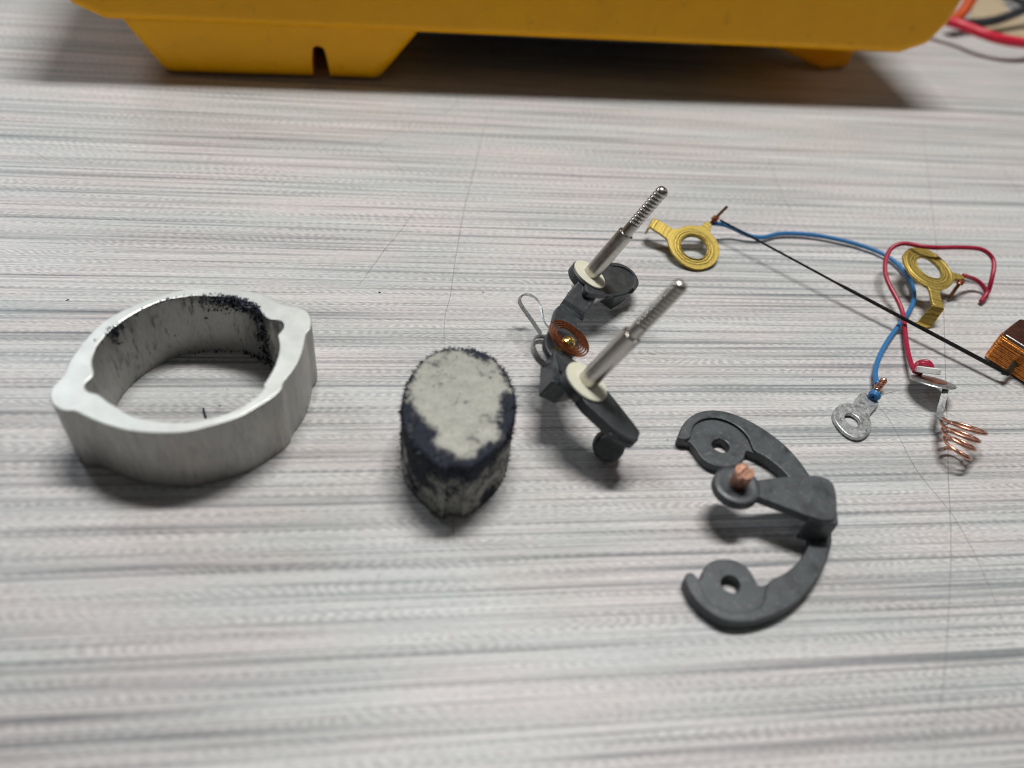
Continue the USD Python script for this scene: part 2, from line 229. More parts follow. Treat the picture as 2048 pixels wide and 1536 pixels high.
def plate(outer, z0, z1, holes=(), bev=.25, smooth=2, bottom=True):
    """A flat piece with rounded edges; outline and holes in the local xy plane."""
    o = ccw(chaikin(outer, smooth)); hs = [ccw(chaikin(h, smooth)) for h in holes]
    prof = [(0, z0 + bev * .0), (0, z1 - bev), (bev * .3, z1 - bev * .3), (bev, z1)]
    if bottom: prof = [(bev, z0), (bev * .3, z0 + bev * .3), (0, z0 + bev)] + prof[1:]
    parts = [wall([up(inset(o, d), z) for d, z in prof])]
    for h in hs: parts.append(wall([up(inset(h, -d), z) for d, z in prof], True))
    v, f = cap(inset(o, bev), [inset(h, -bev) for h in hs])
    a = np.cross(v[f[:, 1]] - v[f[:, 0]], v[f[:, 2]] - v[f[:, 0]]); f = np.where((a > 0)[:, None], f, f[:, ::-1])
    parts.append((up(v, z1), f))
    if bottom:
        parts.append((up(v, z0), f[:, ::-1]))
    return cat(*parts)
def place(geo, o, ex, ey, ez):
    v, f = geo if isinstance(geo, tuple) else (geo.vertices, geo.faces)
    v = np.asarray(v); return np.asarray(o) + v[:, :1] * ex + v[:, 1:2] * ey + v[:, 2:3] * ez, f
def frame(d):
    d = unit(d); a = np.array([0, 0, 1.0]) if abs(d[2]) < .9 else np.array([1.0, 0, 0])
    x = unit(np.cross(a, d)); return x, np.cross(d, x), d
def lathe(prof, n=40, caps=True):
    a = np.linspace(0, 2 * np.pi, n, endpoint=False); c = np.stack([np.cos(a), np.sin(a)], 1)
    parts = [wall([up(c * r, z) for r, z in prof])]
    if caps:
        for (r, z), s in ((prof[0], True), (prof[-1], False)):
            if r > 1e-6:
                v, f = up(np.vstack([c * r, [[0, 0]]]), z), np.stack([np.arange(n), (np.arange(n) + 1) % n, np.full(n, n)], 1)
                parts.append((v, f[:, ::-1] if s else f))
    return cat(*parts)
def spline(pts, n):
    p = np.asarray(pts, float); s = np.r_[0, np.cumsum(np.linalg.norm(np.diff(p, axis=0), axis=1))]
    return CubicSpline(s, p, bc_type='natural')(np.linspace(0, s[-1], n)) if len(p) > 2 else p[0] + (p[1] - p[0]) * np.linspace(0, 1, n)[:, None]
def sweep(path, sect, closed=False, n0=None, scale=None):
    """Sweeps a section (k x 2) along a path with parallel transport."""
    p = np.asarray(path, float); m = len(p)
    t = np.gradient(p, axis=0) if not closed else np.roll(p, -1, 0) - np.roll(p, 1, 0)
    t /= np.linalg.norm(t, axis=1, keepdims=True)
    n = np.array(n0, float) if n0 is not None else (np.array([0, 0, 1.0]) if abs(t[0][2]) < .9 else np.array([1.0, 0, 0]))
    rings = []
    for i in range(m):
        n = unit(n - t[i] * (n @ t[i])); b = np.cross(t[i], n); s = 1 if scale is None else scale[i]
        rings.append(p[i] + s * (sect[:, :1] * b + sect[:, 1:] * n))
    if closed: rings.append(rings[0])
    parts = [wall(rings, True)]
    if not closed:
        for r, fl in ((rings[0], 0), (rings[-1], 1)):
            k = len(r); v = np.vstack([r, r.mean(0)]); f = np.stack([np.arange(k), (np.arange(k) + 1) % k, np.full(k, k)], 1)
            parts.append((v, f if not fl else f[:, ::-1]))
    g = cat(*parts); tm = trimesh.Trimesh(*g, process=True)
    trimesh.repair.fix_normals(tm)
    return np.array(tm.vertices), np.array(tm.faces)
def circ(r, k=10): a = np.linspace(0, 2 * np.pi, k, endpoint=False); return np.stack([np.cos(a) * r, np.sin(a) * r], 1)
def strip(w, t): return np.array([[-w, -t], [w, -t], [w, t], [-w, t]]) / 2
def tube(pts, r, n=60, k=10): return sweep(spline(pts, n), circ(r, k))
def ball(c, r, sub=2): s = trimesh.creation.icosphere(sub, r); return np.array(s.vertices) + c, np.array(s.faces)
def rhull(pts, r=.3):
    s = trimesh.creation.icosphere(1, r).vertices
    h = trimesh.convex.convex_hull(np.vstack([s + np.asarray(p, float) for p in pts])); return np.array(h.vertices), np.array(h.faces)
def torus(c, axis, R, r, n=48, k=10, squash=1.0):
    x, y, d = frame(axis); a = np.linspace(0, 2 * np.pi, n, endpoint=False)
    return sweep(np.asarray(c) + np.cos(a)[:, None] * R * x + np.sin(a)[:, None] * R * y, circ(r, k) * [1, squash], closed=True, n0=d)
def chips(centers, normals, size, seed):
    """Small sharp slivers: one stretched, skewed tetra-like shard per centre."""
    r = np.random.default_rng(seed); G = []
    base = np.array([[1, 0, -.4], [-.5, .87, -.4], [-.5, -.87, -.4], [0, 0, 1.0], [.2, .1, -1.0]])
    F = np.array([[0, 1, 3], [1, 2, 3], [2, 0, 3], [1, 0, 4], [2, 1, 4], [0, 2, 4]])
    for c, n in zip(centers, normals):
        d = unit(np.asarray(n) + r.normal(0, .55, 3)); x, y, z = frame(d); s = size * r.lognormal(0, .35)
        v = base * np.array([.45, .45, 1.0]) * s * r.uniform(.6, 1.4, 3)
        G.append((c + v[:, :1] * x + v[:, 1:2] * y + v[:, 2:] * z, F))
    return cat(*G)
def smoothstep(a, b, x): t = np.clip((x - a) / (b - a), 0, 1); return t * t * (3 - 2 * t)

# ------------------------------------------------------------------ materials
MAT = {}
def mat(name, nodes, links, surface='p.BSDF'):
    MAT[name] = usdkit.material(stage, '/World/Looks/' + name, nodes, links, surface=surface); return MAT[name]
def pos(scale=1000.0, coord='geometry'):
    """Nodes giving the position in millimetres."""
    return {'geo': ('geometry', {}), 'mm': ('mapping', {'scale': (1000, 1000, 1000)})}, [('geo.position', 'mm.vector')]
def simple(name, color, rough=.5, metal=0., var=.25, vscale=.8, bump=.02, bscale=4., rvar=.15, dirt=None, spec=.5, coat=0., wear=None):
    """A surface with uneven tone, uneven gloss and fine relief; dirt: (colour, amount, scale)."""
    N, L = pos()
    c = np.array(color)
    N.update({'n1': ('noise_texture', {'scale': vscale, 'detail': 6.0, 'roughness': .65}),
              'r1': ('rgb_ramp', {'ramp': [(.28, c * (1 - var)), (.5, c), (.72, np.minimum(c * (1 + var), 1))]}),
              'n2': ('noise_texture', {'scale': bscale, 'detail': 4.0}),
              'rr': ('map_range', {'clamp': True, 'from_min': .3, 'from_max': .7, 'to_min': max(rough - rvar, .03), 'to_max': rough + rvar}),
              'bp': ('bump', {'strength': 1.0, 'distance': bump * MM}),
              'p': ('principled_bsdf', {'metallic': metal, 'specular_ior_level': spec, 'coat_weight': coat, 'coat_roughness': .15})})
    L += [('mm.vector', 'n1.vector'), ('mm.vector', 'n2.vector'), ('n1.fac', 'r1.fac'), ('n1.fac', 'rr.value'), ('rr.result', 'p.roughness'),
          ('n2.fac', 'bp.height'), ('bp.normal', 'p.normal')]
    out = 'r1.color'
    if dirt:
        dc, lo, hi, sc = dirt
        N.update({'n3': ('noise_texture', {'scale': sc, 'detail': 8.0, 'roughness': .7}),
                  'r3': ('map_range', {'clamp': True, 'from_min': lo, 'from_max': hi}), 'mx': ('mix_color', {'b': dc})})
        L += [('mm.vector', 'n3.vector'), ('n3.fac', 'r3.value'), ('r3.result', 'mx.fac'), (out, 'mx.a')]; out = 'mx.result'
    if wear:                                            # edges rubbed brighter, unevenly
        N.update({'bv': ('bevel', {'radius': .35 * MM, 'samples': 6}), 'bd': ('vector_math', {'math_type': 'dot_product'}), 'bm': ('map_range', {'clamp': True, 'from_min': .97, 'from_max': .80, 'to_min': 0., 'to_max': 1.0}),
                  'bw': ('math', {'math_type': 'multiply', 'use_clamp': True}), 'bx': ('mix_color', {'b': wear})})
        L += [('bv.bevel', 'bd.vector1'), ('geo.normal', 'bd.vector2'), ('bd.value', 'bm.value'), ('bm.result', 'bw.value1'), ('n1.fac', 'bw.value2'), ('bw.value', 'bx.fac'), (out, 'bx.a')]; out = 'bx.result'
    L.append((out, 'p.base_color'))
    return mat(name, N, L)

# striped laminate
def laminate():
    N, L = pos()
    def nz(n, sx, sy, detail=2.0, rough=.5, off=0.):
        N['m' + n] = ('mapping', {'scale': (sx, sy, 1), 'location': (off, off * 1.7, 0)}); N[n] = ('noise_texture', {'scale': 1.0, 'detail': detail, 'roughness': rough})
        L.extend([('mm.vector', f'm{n}.vector'), (f'm{n}.vector', f'{n}.vector')])
    def ramp(n, src, stops):
        N[n] = ('rgb_ramp', {'ramp': [(a, (b, b, b) if np.ndim(b) == 0 else b) for a, b in stops]}); L.append((src, n + '.fac'))
    def mul(n, a, b, fac=1.0):
        N[n] = ('mix_color', {'blend_type': 'multiply', 'fac': fac}); L.extend([(a, n + '.a'), (b, n + '.b')])
    nz('tint', .020, .10, 2.0, off=11)
    nz('broad', .006, .20, 2.0, off=5); nz('line', .0048, .60, 3.0, .55, off=21); nz('line2', .0085, 1.25, 3.0, .6, off=31); nz('fine', .032, 3.1, 3.0, .65, off=41)
    nz('fleck', .60, 2.5, 4.0, .72, off=51); nz('fade', .016, .30, 2.0, off=57); nz('bmask', .010, .62, 1.0, off=61); nz('bph', .05, .45, 1.0, off=71)
    ramp('tint_c', 'tint.fac', [(.36, (.590, .602, .600)), (.50, (.618, .608, .604)), (.64, (.645, .607, .606))])
    ramp('broad_c', 'broad.fac', [(.30, .86), (.48, .98), (.70, 1.04)])
    ramp('line_c', 'line.fac', [(.34, (.46, .48, .505)), (.38, (.60, .62, .635)), (.435, .90), (.48, 1.0), (.60, 1.0), (.66, 1.10)])
    ramp('line2_c', 'line2.fac', [(.34, (.50, .53, .555)), (.40, (.72, .735, .75)), (.46, .97), (.58, 1.0), (.68, 1.12)])
    ramp('fine_c', 'fine.fac', [(.30, .68), (.44, .95), (.60, 1.03), (.74, 1.16)])
    ramp('fleck_c', 'fleck.fac', [(.30, .74), (.5, 1.0), (.72, 1.16)])
    ramp('fade_c', 'fade.fac', [(.34, .25), (.62, 1.)])
    # rows of slanted bead-like dashes
    N['sx'] = ('separate_xyz', {}); L.append(('mm.vector', 'sx.vector'))
    N['a1'] = ('math', {'math_type': 'multiply', 'value2': 2.75}); L.append(('sx.x', 'a1.value1'))
    N['a2'] = ('math', {'math_type': 'multiply_add', 'value2': 1.7}); L.extend([('sx.y', 'a2.value1'), ('a1.value', 'a2.value3')])
    N['a3'] = ('math', {'math_type': 'multiply_add', 'value2': 26.0}); L.extend([('bph.fac', 'a3.value1'), ('a2.value', 'a3.value3')])
    N['a4'] = ('math', {'math_type': 'sine'}); L.append(('a3.value', 'a4.value1'))
    ramp('bm', 'bmask.fac', [(.50, 0.), (.54, .9), (.60, .9), (.64, 0.)])
    N['bv'] = ('map_range', {'clamp': True, 'from_min': -.6, 'from_max': .7, 'to_min': .80, 'to_max': 1.06}); L.append(('a4.value', 'bv.value'))
    N['bc'] = ('combine_xyz', {}); L.extend([('bv.result', 'bc.x'), ('bv.result', 'bc.y'), ('bv.result', 'bc.z')])
    mul('k1', 'tint_c.color', 'broad_c.color'); mul('k2', 'k1.result', 'line_c.color'); L.append(('fade_c.color', 'k2.fac')); mul('k3', 'k2.result', 'line2_c.color'); mul('k4', 'k3.result', 'fine_c.color'); mul('k5', 'k4.result', 'fleck_c.color')
    N['k6'] = ('mix_color', {'blend_type': 'multiply'}); L.extend([('bm.color', 'k6.fac'), ('k5.result', 'k6.a'), ('bc.vector', 'k6.b')])
    N['peb'] = ('noise_texture', {'scale': 2.6, 'detail': 2.0}); N['bp'] = ('bump', {'strength': 1.0, 'distance': .035 * MM})
    N['p'] = ('principled_bsdf', {'roughness': .43, 'specular_ior_level': .32})
    L.extend([('mm.vector', 'peb.vector'), ('peb.fac', 'bp.height'), ('bp.normal', 'p.normal'), ('k6.result', 'p.base_color')])
    mat('striped_laminate', N, L)
laminate()
simple('laminate_edge', (.35, .33, .32), .6)
mat('scratch', {'t': ('transparent_bsdf', {}), 'd': ('diffuse_bsdf', {'color': (.16, .13, .12)}), 'x': ('mix_closure', {'fac': .42})}, [('t.BSDF', 'x.closure1'), ('d.BSDF', 'x.closure2')], 'x.closure')

def dirty_metal(name, clean, dirty, metal, rough, bump, top=None, tv=.25, zs=1.0):
    """Bare metal with soiling given by the vertex value 'dirt', broken up by fine noise."""
    N, L = pos()
    c = np.array(clean)
    N['ms'] = ('mapping', {'scale': (1, 1, zs)}); L.append(('mm.vector', 'ms.vector'))
    N.update({'at': ('attribute', {'attribute': 'dirt'}),
              'n1': ('noise_texture', {'scale': .9, 'detail': 8.0, 'roughness': .7}),
              'n2': ('noise_texture', {'scale': 7.0, 'detail': 4.0, 'roughness': .6}),
              'r1': ('rgb_ramp', {'ramp': [(.30, c * (1 - tv)), (.5, c), (.70, np.minimum(c * (1 + tv * .7), 1))]}),
              'ad': ('math', {'math_type': 'add'}), 'sb': ('map_range', {'clamp': True, 'from_min': .92, 'from_max': 1.16}),
              'mx': ('mix_color', {'b': dirty}), 'rr': ('map_range', {'clamp': True, 'from_min': 0., 'from_max': 1., 'to_min': rough, 'to_max': .85}),
              'mm2': ('map_range', {'clamp': True, 'from_min': 0., 'from_max': 1., 'to_min': metal, 'to_max': .1}),
              'bp': ('bump', {'strength': 1.0, 'distance': bump * MM}), 'p': ('principled_bsdf', {})})
    L += [('ms.vector', 'n1.vector'), ('mm.vector', 'n2.vector'), ('n1.fac', 'r1.fac'), ('at.fac', 'ad.value1'), ('n1.fac', 'ad.value2'), ('ad.value', 'sb.value'),
          ('r1.color', 'mx.a'), ('sb.result', 'mx.fac'), ('mx.result', 'p.base_color'), ('sb.result', 'rr.value'), ('rr.result', 'p.roughness'),
          ('sb.result', 'mm2.value'), ('mm2.result', 'p.metallic'), ('n2.fac', 'bp.height'), ('bp.normal', 'p.normal')]
    if top:                                             # freshly milled faces (vertex value 'milled') are paler
        N['am'] = ('attribute', {'attribute': 'milled'}); N['mt'] = ('mix_color', {'b': top}); N['nf'] = ('mix_color', {'blend_type': 'multiply', 'fac': .35})
        L.remove(('r1.color', 'mx.a')); L += [('r1.color', 'mt.a'), ('am.fac', 'mt.fac'), ('mt.result', 'mx.a')]
        N.update({'nt': ('noise_texture', {'scale': .22, 'detail': 5.0, 'roughness': .6}), 'nr': ('rgb_ramp', {'ramp': [(.3, np.array(top) * .86), (.7, np.minimum(np.array(top) * 1.08, 1))]})})
        L += [('mm.vector', 'nt.vector'), ('nt.fac', 'nr.fac'), ('nr.color', 'mt.b')]
        del N['nf']
    mat(name, N, L)
dirty_metal('milled_steel', (.40, .395, .375), (.045, .05, .06), .60, .46, 0.0, top=(.68, .70, .68), tv=.24, zs=.22)
dirty_metal('cast_alnico', (.345, .342, .305), (.014, .018, .032), .3, .55, .03)
simple('filings', (.030, .036, .052), .45, .6, var=.4, vscale=3, bump=0.0, rvar=.15)
simple('cast_zinc', (.060, .067, .074), .46, .35, var=.30, vscale=.28, bump=.03, bscale=4, rvar=.16, dirt=((.22, .23, .235), .54, .90, .9), wear=(.30, .31, .32))
simple('plated_steel', (.56, .535, .50), .27, 1., var=.03, vscale=.5, bump=.0, bscale=6, rvar=.03)
simple('bright_tin', (.50, .515, .52), .40, .9, var=.2, vscale=1.1, bump=.01, bscale=4, rvar=.08, dirt=((.16, .16, .16), .52, .70, 1.3))
simple('cream_fibre', (.70, .69, .56), .55, 0., var=.06, vscale=.5, bump=.01, rvar=.1)
simple('copper', (.66, .36, .26), .30, 1., var=.12, vscale=.8, bump=.0, bscale=6, rvar=.1)
simple('copper_dark', (.42, .15, .075), .35, .9, var=.3, vscale=2., bump=.006, bscale=6, rvar=.1)
simple('brass_dark', (.22, .13, .06), .35, .9, var=.35, vscale=2., bump=.01, rvar=.1)
simple('brass_bright', (.86, .62, .22), .18, 1., var=.1, rvar=.06, bump=.002)
simple('lacquered_copper', (.92, .34, .07), .26, .9, var=.3, vscale=1.2, bump=.0, rvar=.08, coat=.5)
simple('lacquer_brown', (.055, .018, .012), .25, .0, var=.35, vscale=.6, bump=.03, bscale=2, rvar=.08, coat=.6)
simple('black_enamel', (.008, .008, .009), .22, 0., var=.2, bump=.004, rvar=.08)
simple('olive_strip', (.075, .07, .055), .4, .6)
simple('blue_insulation', (.030, .175, .42), .38, 0., var=.10, vscale=.6, bump=.01, bscale=2.5, rvar=.08)
simple('red_insulation', (.36, .012, .045), .36, 0., var=.15, vscale=.6, bump=.012, bscale=2.5, rvar=.08)
simple('white_plastic', (.82, .82, .80), .35, 0., var=.03, bump=.004)
simple('yellow_plastic', (.98, .455, .0), .32, 0., spec=.26, var=.06, vscale=.09, bump=.05, bscale=1.5, rvar=.08, dirt=((.42, .19, .01), .60, .82, .16))
simple('pink_red_rubber', (.62, .012, .045), .38, 0., var=.06, bump=.01)
simple('black_rubber', (.018, .020, .024), .42, 0., var=.15, bump=.01)
simple('cardboard', (.46, .36, .24), .85, 0., var=.08, vscale=.3, bump=.03)
simple('orange_plastic', (.62, .09, .008), .4, 0., var=.1, bump=.01)
def turned_brass(name, p0, n, tone):
    """Brass with turning rings about the eyelet's centre."""
    N, L = pos()
    N.update({'sub': ('vector_math', {'math_type': 'subtract', 'vector2': tuple(p0)}), 'len': ('vector_math', {'math_type': 'length'}),
              'nz': ('noise_texture', {'scale': .6, 'detail': 6., 'roughness': .7}), 'ml': ('math', {'math_type': 'multiply_add', 'value2': 1.2}),
              'fr': ('noise_texture', {'dimensions': '1D', 'scale': 2.6, 'detail': 3., 'roughness': .6}),
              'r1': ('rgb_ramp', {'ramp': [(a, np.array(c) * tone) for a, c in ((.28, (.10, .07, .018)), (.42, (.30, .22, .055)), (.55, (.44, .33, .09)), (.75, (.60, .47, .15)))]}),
              'n2': ('noise_texture', {'scale': 1.3, 'detail': 8., 'roughness': .75}), 'r2': ('map_range', {'clamp': True, 'from_min': .56, 'from_max': .72}),
              'mx': ('mix_color', {'b': (.10, .065, .03)}),
              'bp': ('bump', {'strength': .9, 'distance': .05 * MM}), 'p': ('principled_bsdf', {'metallic': 1., 'roughness': .50})})
    L += [('mm.vector', 'sub.vector1'), ('sub.vector', 'len.vector1'), ('mm.vector', 'nz.vector'), ('nz.fac', 'ml.value1'), ('len.value', 'ml.value3'), ('ml.value', 'fr.w'),
          ('fr.fac', 'r1.fac'), ('mm.vector', 'n2.vector'), ('n2.fac', 'r2.value'), ('r2.result', 'mx.fac'), ('r1.color', 'mx.a'), ('mx.result', 'p.base_color'),
          ('fr.fac', 'bp.height'), ('bp.normal', 'p.normal')]
    mat(name, N, L)

# ------------------------------------------------------------------ setting: the tabletop
b = trimesh.creation.box((1300, 1100, 24)); b.apply_translation((60, 120, -12))
table = thing('tabletop', 'pale grey laminate tabletop with fine horizontal grey stripes', 'tabletop', kind='structure')
mesh('laminate_sheet', 'striped_laminate', b, table, smooth=False)
for i in range(99):
    k = f'scratch{i:02d}'
    if k not in TR: break
    q = TR[k]; q = spline(np.c_[q, np.zeros(len(q))], max(2, 12 * (len(q) - 1)))[:, :2]
    q = q + .10 * np.stack([meshkit.noise(np.c_[q * .6, np.zeros(len(q))], 3 + i) - .5, meshkit.noise(np.c_[q * .6, np.ones(len(q))], 9 + i) - .5], 1)
    t = np.gradient(q, axis=0); t /= np.linalg.norm(t, axis=1, keepdims=True); nn = np.stack([-t[:, 1], t[:, 0]], 1)
    w = (.085 * np.sin(np.linspace(.25, np.pi - .25, len(q))) ** .5)[:, None]
    V = np.vstack([up(q - nn * w, .012), up(q + nn * w, .012)]); n = len(q); a = np.arange(n - 1)
    mesh('scratch', 'scratch', (V, np.vstack([np.stack([a, a + 1, a + 1 + n], 1), np.stack([a, a + 1 + n, a + n], 1)])), table, smooth=False)

# ------------------------------------------------------------------ pole ring
RZ = 16.6
ro, ri = resample(ccw(chaikin(TR['ring_outer'], 2)), 320), resample(ccw(chaikin(TR['ring_inner'], 2)), 300)
rc = ro.mean(0)
ring = thing('pole_ring', 'silvery steel ring with two side lugs, dark iron filings clinging inside its rim', 'metal ring', (*rc, 0))
bv = .28
prof = [(bv * .6, 0), (0, bv)] + [(0, z) for z in np.linspace(1.5, RZ - bv, 10)] + [(bv * .3, RZ - bv * .3), (bv, RZ)]
v, f = cap(inset(ro, bv), [inset(ri, -bv)])
a = np.cross(v[f[:, 1]] - v[f[:, 0]], v[f[:, 2]] - v[f[:, 0]]); f = np.where((a > 0)[:, None], f, f[:, ::-1])
geo = cat(wall([up(inset(ro, d), z) for d, z in prof]), wall([up(inset(ri, -d), z) for d, z in prof], True), (up(v, RZ), f))
inner_poly, inner_c = Polygon(ri), ri.mean(0)
def ring_dirt(p, n):
    ang = np.arctan2(p[:, 1] - inner_c[1], p[:, 0] - inner_c[0]); rr = np.linalg.norm(p[:, :2] - inner_c, axis=1)
    inside = np.array([inner_poly.distance(Point(x, y)) < .35 or inner_poly.contains(Point(x, y)) for x, y in p[:, :2]])
    def sector(a, w): return np.exp(-((np.mod(ang - a + np.pi, 2 * np.pi) - np.pi) / w) ** 2)
    d = np.where(inside & (p[:, 2] < RZ - .05), .38 + .22 * sector(.85, .25) + .06 * sector(2.6, .3) + .10 * smoothstep(10, 16, p[:, 2]) * sector(1.4, .6), 0.0)
    return d + .04 * np.clip(1 - p[:, 2] / 1.0, 0, 1)
mesh('ring_body', 'milled_steel', geo, ring, attr={'dirt': ring_dirt, 'milled': lambda p, n: (n[:, 2] > .6) * 1.0})
# filings on the inner wall: densest along the far right of the rim, a clump at the left
C, Nn = [], []
ang_i = np.arctan2(ri[:, 1] - inner_c[1], ri[:, 0] - inner_c[0])
en = np.roll(ri, -1, 0) - np.roll(ri, 1, 0); en /= np.linalg.norm(en, axis=1, keepdims=True); inw = np.stack([-en[:, 1], en[:, 0]], 1)
def wall_chips(a0, sa, zfun, count, out, seed):
    r = np.random.default_rng(seed)
    for _ in range(count):
        a = r.normal(a0, sa); i = int(np.argmin(np.abs(np.mod(ang_i - a + np.pi, 2 * np.pi) - np.pi)))
        z = zfun(r); o = abs(r.normal(0, out)) if z < RZ else r.normal(0, .35)
        C.append([*(ri[i] + inw[i] * (o + .05)), min(z, RZ + .1 + abs(r.normal(0, .3)))]); Nn.append([*inw[i] * .9, .5])
wall_chips(1.22, .20, lambda r: RZ + .35 - abs(r.normal(0, 1.7)), 620, .6, 1)
wall_chips(.98, .10, lambda r: RZ + .2 - abs(r.normal(0, .8)), 90, .4, 8)
wall_chips(.84, .09, lambda r: r.uniform(2, 15), 130, .15, 2)
wall_chips(2.72, .05, lambda r: RZ + .2 - abs(r.normal(0, 1.5)), 120, .4, 3)
wall_chips(2.0, .5, lambda r: RZ + .15 - abs(r.normal(0, .3)), 60, .2, 4)
wall_chips(1.2, .45, lambda r: abs(r.normal(0, .5)), 60, .3, 5)
wall_chips(1.4, .7, lambda r: r.uniform(0, 12), 12, .1, 6)
mesh('iron_filings', 'filings', chips(C, Nn, .36, 11), ring, smooth=False, label='dark blue black iron filings stuck to the inner wall', kind='stuff')

# ------------------------------------------------------------------ core magnet
MZ = 16.0
mo = resample(ccw(chaikin(TR['magnet'], 1)), 260); mpale = Polygon(chaikin(TR['magnet_pale'], 2)); mpoly = Polygon(mo); mc = mo.mean(0)
mag = thing('core_magnet', 'oval grey core magnet with notched ends, furred with blue black iron filings', 'magnet', (*mc, 0))
bv = .55
gx, gy = np.meshgrid(np.arange(-27, -1, .45), np.arange(-38, -3, .45)); g = np.stack([gx.ravel(), gy.ravel()], 1) + rng.normal(0, .06, (gx.size, 2))
ins = Polygon(inset(mo, bv)).buffer(-.3); g = g[contains_xy(ins, g[:, 0], g[:, 1])]
from scipy.spatial import Delaunay
edge = inset(mo, bv); allp = np.vstack([edge, g]); tri = Delaunay(allp).simplices; cen = allp[tri].mean(1); tri = tri[contains_xy(Polygon(edge), cen[:, 0], cen[:, 1])]
a = np.cross(allp[tri[:, 1]] - allp[tri[:, 0]], allp[tri[:, 2]] - allp[tri[:, 0]]); tri = np.where((a > 0)[:, None], tri, tri[:, ::-1])
hz = MZ + (.22 * (meshkit.fbm(np.c_[allp * .5, np.zeros(len(allp))], 4, 5) - .5)) * smoothstep(0, 1.2, np.array([Polygon(edge).exterior.distance(Point(*q)) for q in allp]))
prof = [(.3, 0), (0, .3)] + [(0, z) for z in np.linspace(1.2, MZ - bv, 16)] + [(bv * .3, MZ - bv * .3), (bv, MZ)]
rings = [up(inset(mo, d), z) for d, z in prof]
for r in rings[1:-1]: r[:, :2] += (.22 * (meshkit.fbm(r * .7, 4, 8) - .5))[:, None] * unit(r[:, :2] - mc)
def mag_dirt(p, n):
    out = np.empty(len(p))
    for i, (x, y, z) in enumerate(p):
        if z > MZ - .3:
            s = mpale.exterior.distance(Point(x, y)) * (1 if not mpale.contains(Point(x, y)) else -1)
            out[i] = .38 + .42 * smoothstep(-1.4, 2.4, s + 1.2 * (meshkit.noise(np.array([[x * .5, y * .5, 3.]]), 4)[0] - .5))
        else:
            out[i] = .50 + .34 * smoothstep(9.0, 15.5, z) + .22 * smoothstep(.55, .75, meshkit.noise(np.array([[x * .35, y * .35, z * .12]]), 9)[0])
    return out + .5 * (meshkit.fbm(p * .33, 4, 12) - .5)
mesh('magnet_body', 'cast_alnico', cat(wall(rings), (np.c_[allp, hz], tri)), mag, smooth=50, attr={'dirt': mag_dirt})
C, Nn = [], []
mn = np.roll(mo, -1, 0) - np.roll(mo, 1, 0); mn /= np.linalg.norm(mn, axis=1, keepdims=True); mout = np.stack([mn[:, 1], -mn[:, 0]], 1)
r = np.random.default_rng(21)
for _ in range(900):
    i = r.integers(len(mo)); z = MZ + .1 - abs(r.normal(0, .8)); C.append([*(mo[i] + mout[i] * r.normal(-.1, .22)), z]); Nn.append([*mout[i], .6])
for _ in range(420):
    i = r.integers(len(mo)); C.append([*(mo[i] + mout[i] * abs(r.normal(.05, .2))), r.uniform(0, MZ)]); Nn.append([*mout[i], 0])
ex, ey = mpoly.bounds[0], mpoly.bounds[1]
for _ in range(1100):
    q = r.uniform(mpoly.bounds[:2], mpoly.bounds[2:])
    if mpoly.contains(Point(*q)) and (mpale.distance(Point(*q)) > r.uniform(0, .6) or r.random() < .02): C.append([*q, MZ + r.uniform(-.05, .12)]); Nn.append([*r.normal(0, .6, 2), .5])
for _ in range(70):                                     # longer whiskers at the left and right flanks
    i = int(r.choice(np.where((mout[:, 0] < -.75) | (mout[:, 0] > .6))[0])); C.append([*(mo[i] + mout[i] * abs(r.normal(.4, .35))), r.uniform(1, MZ - 3)]); Nn.append([*mout[i] * 3, 0])
mesh('iron_filings', 'filings', chips(C, Nn, .27, 22), mag, smooth=False, label='fur of blue black iron filings round the rim', kind='stuff')

# ------------------------------------------------------------------ loose specks on the table
C = [[*q, .1] for q in TR['specks']]
mesh_specks = mesh('grit', 'filings', chips(C, [[1, .3, 0]] * len(C), .32, 31), smooth=False)
tag(mesh_specks, 'tiny dark grit specks scattered over the striped tabletop', 'grit', kind='stuff')
q = TR['specks'][11]
shv = rhull([[*q, .3], [*(q + [-.5, 1.6]), .5], [*(q + [.3, -.6]), .2]], .22)
tag(mesh('metal_shaving', 'filings', shv, smooth=False), 'single black metal shaving lying on the table inside the steel ring', 'shaving')

# ------------------------------------------------------------------ assembled movement frame with two studs
d, B1, B2, eu, ev = (TR[k] for k in ('stud_dir', 'B1', 'B2', 'eu', 'ev'))
mv = thing('movement_frame', 'tilted dark zinc frame carrying two long threaded studs and a copper hairspring', 'meter movement', (18, 0, 0))
def on(u, v, w): return B2 + u * eu + v * ev + w * d
def fplate(key, w0, w1, bev=.25, smooth=2): return place(plate(TR[key], w0, w1, bev=bev, smooth=smooth), B2, eu, ev, d) if np.dot(np.cross(eu, ev), d) > 0 else None
S1, S2 = (40.6, .0), (.0, .0)
boss = lathe([(4.7, -3.0), (4.95, -2.7), (4.95, -.8), (4.7, -.55)], 48)
mesh('boss', 'cast_zinc', place(boss, on(*S1, 0), eu, ev, d), mv)
mesh('boss', 'cast_zinc', place(boss, on(*S2, 0), eu, ev, d), mv)
wash = lathe([(4.4, -.55), (4.55, -.45), (4.55, -.1), (4.4, 0)], 56)
mesh('washer', 'cream_fibre', place(wash, on(S1[0] - .2, .2, 0), eu, ev, d), mv)
mesh('washer', 'cream_fibre', place(lathe([(4.9, -.55), (5.05, -.45), (5.05, -.1), (4.9, 0)], 56), on(S2[0], S2[1] - .0, 0), eu, ev, d), mv)
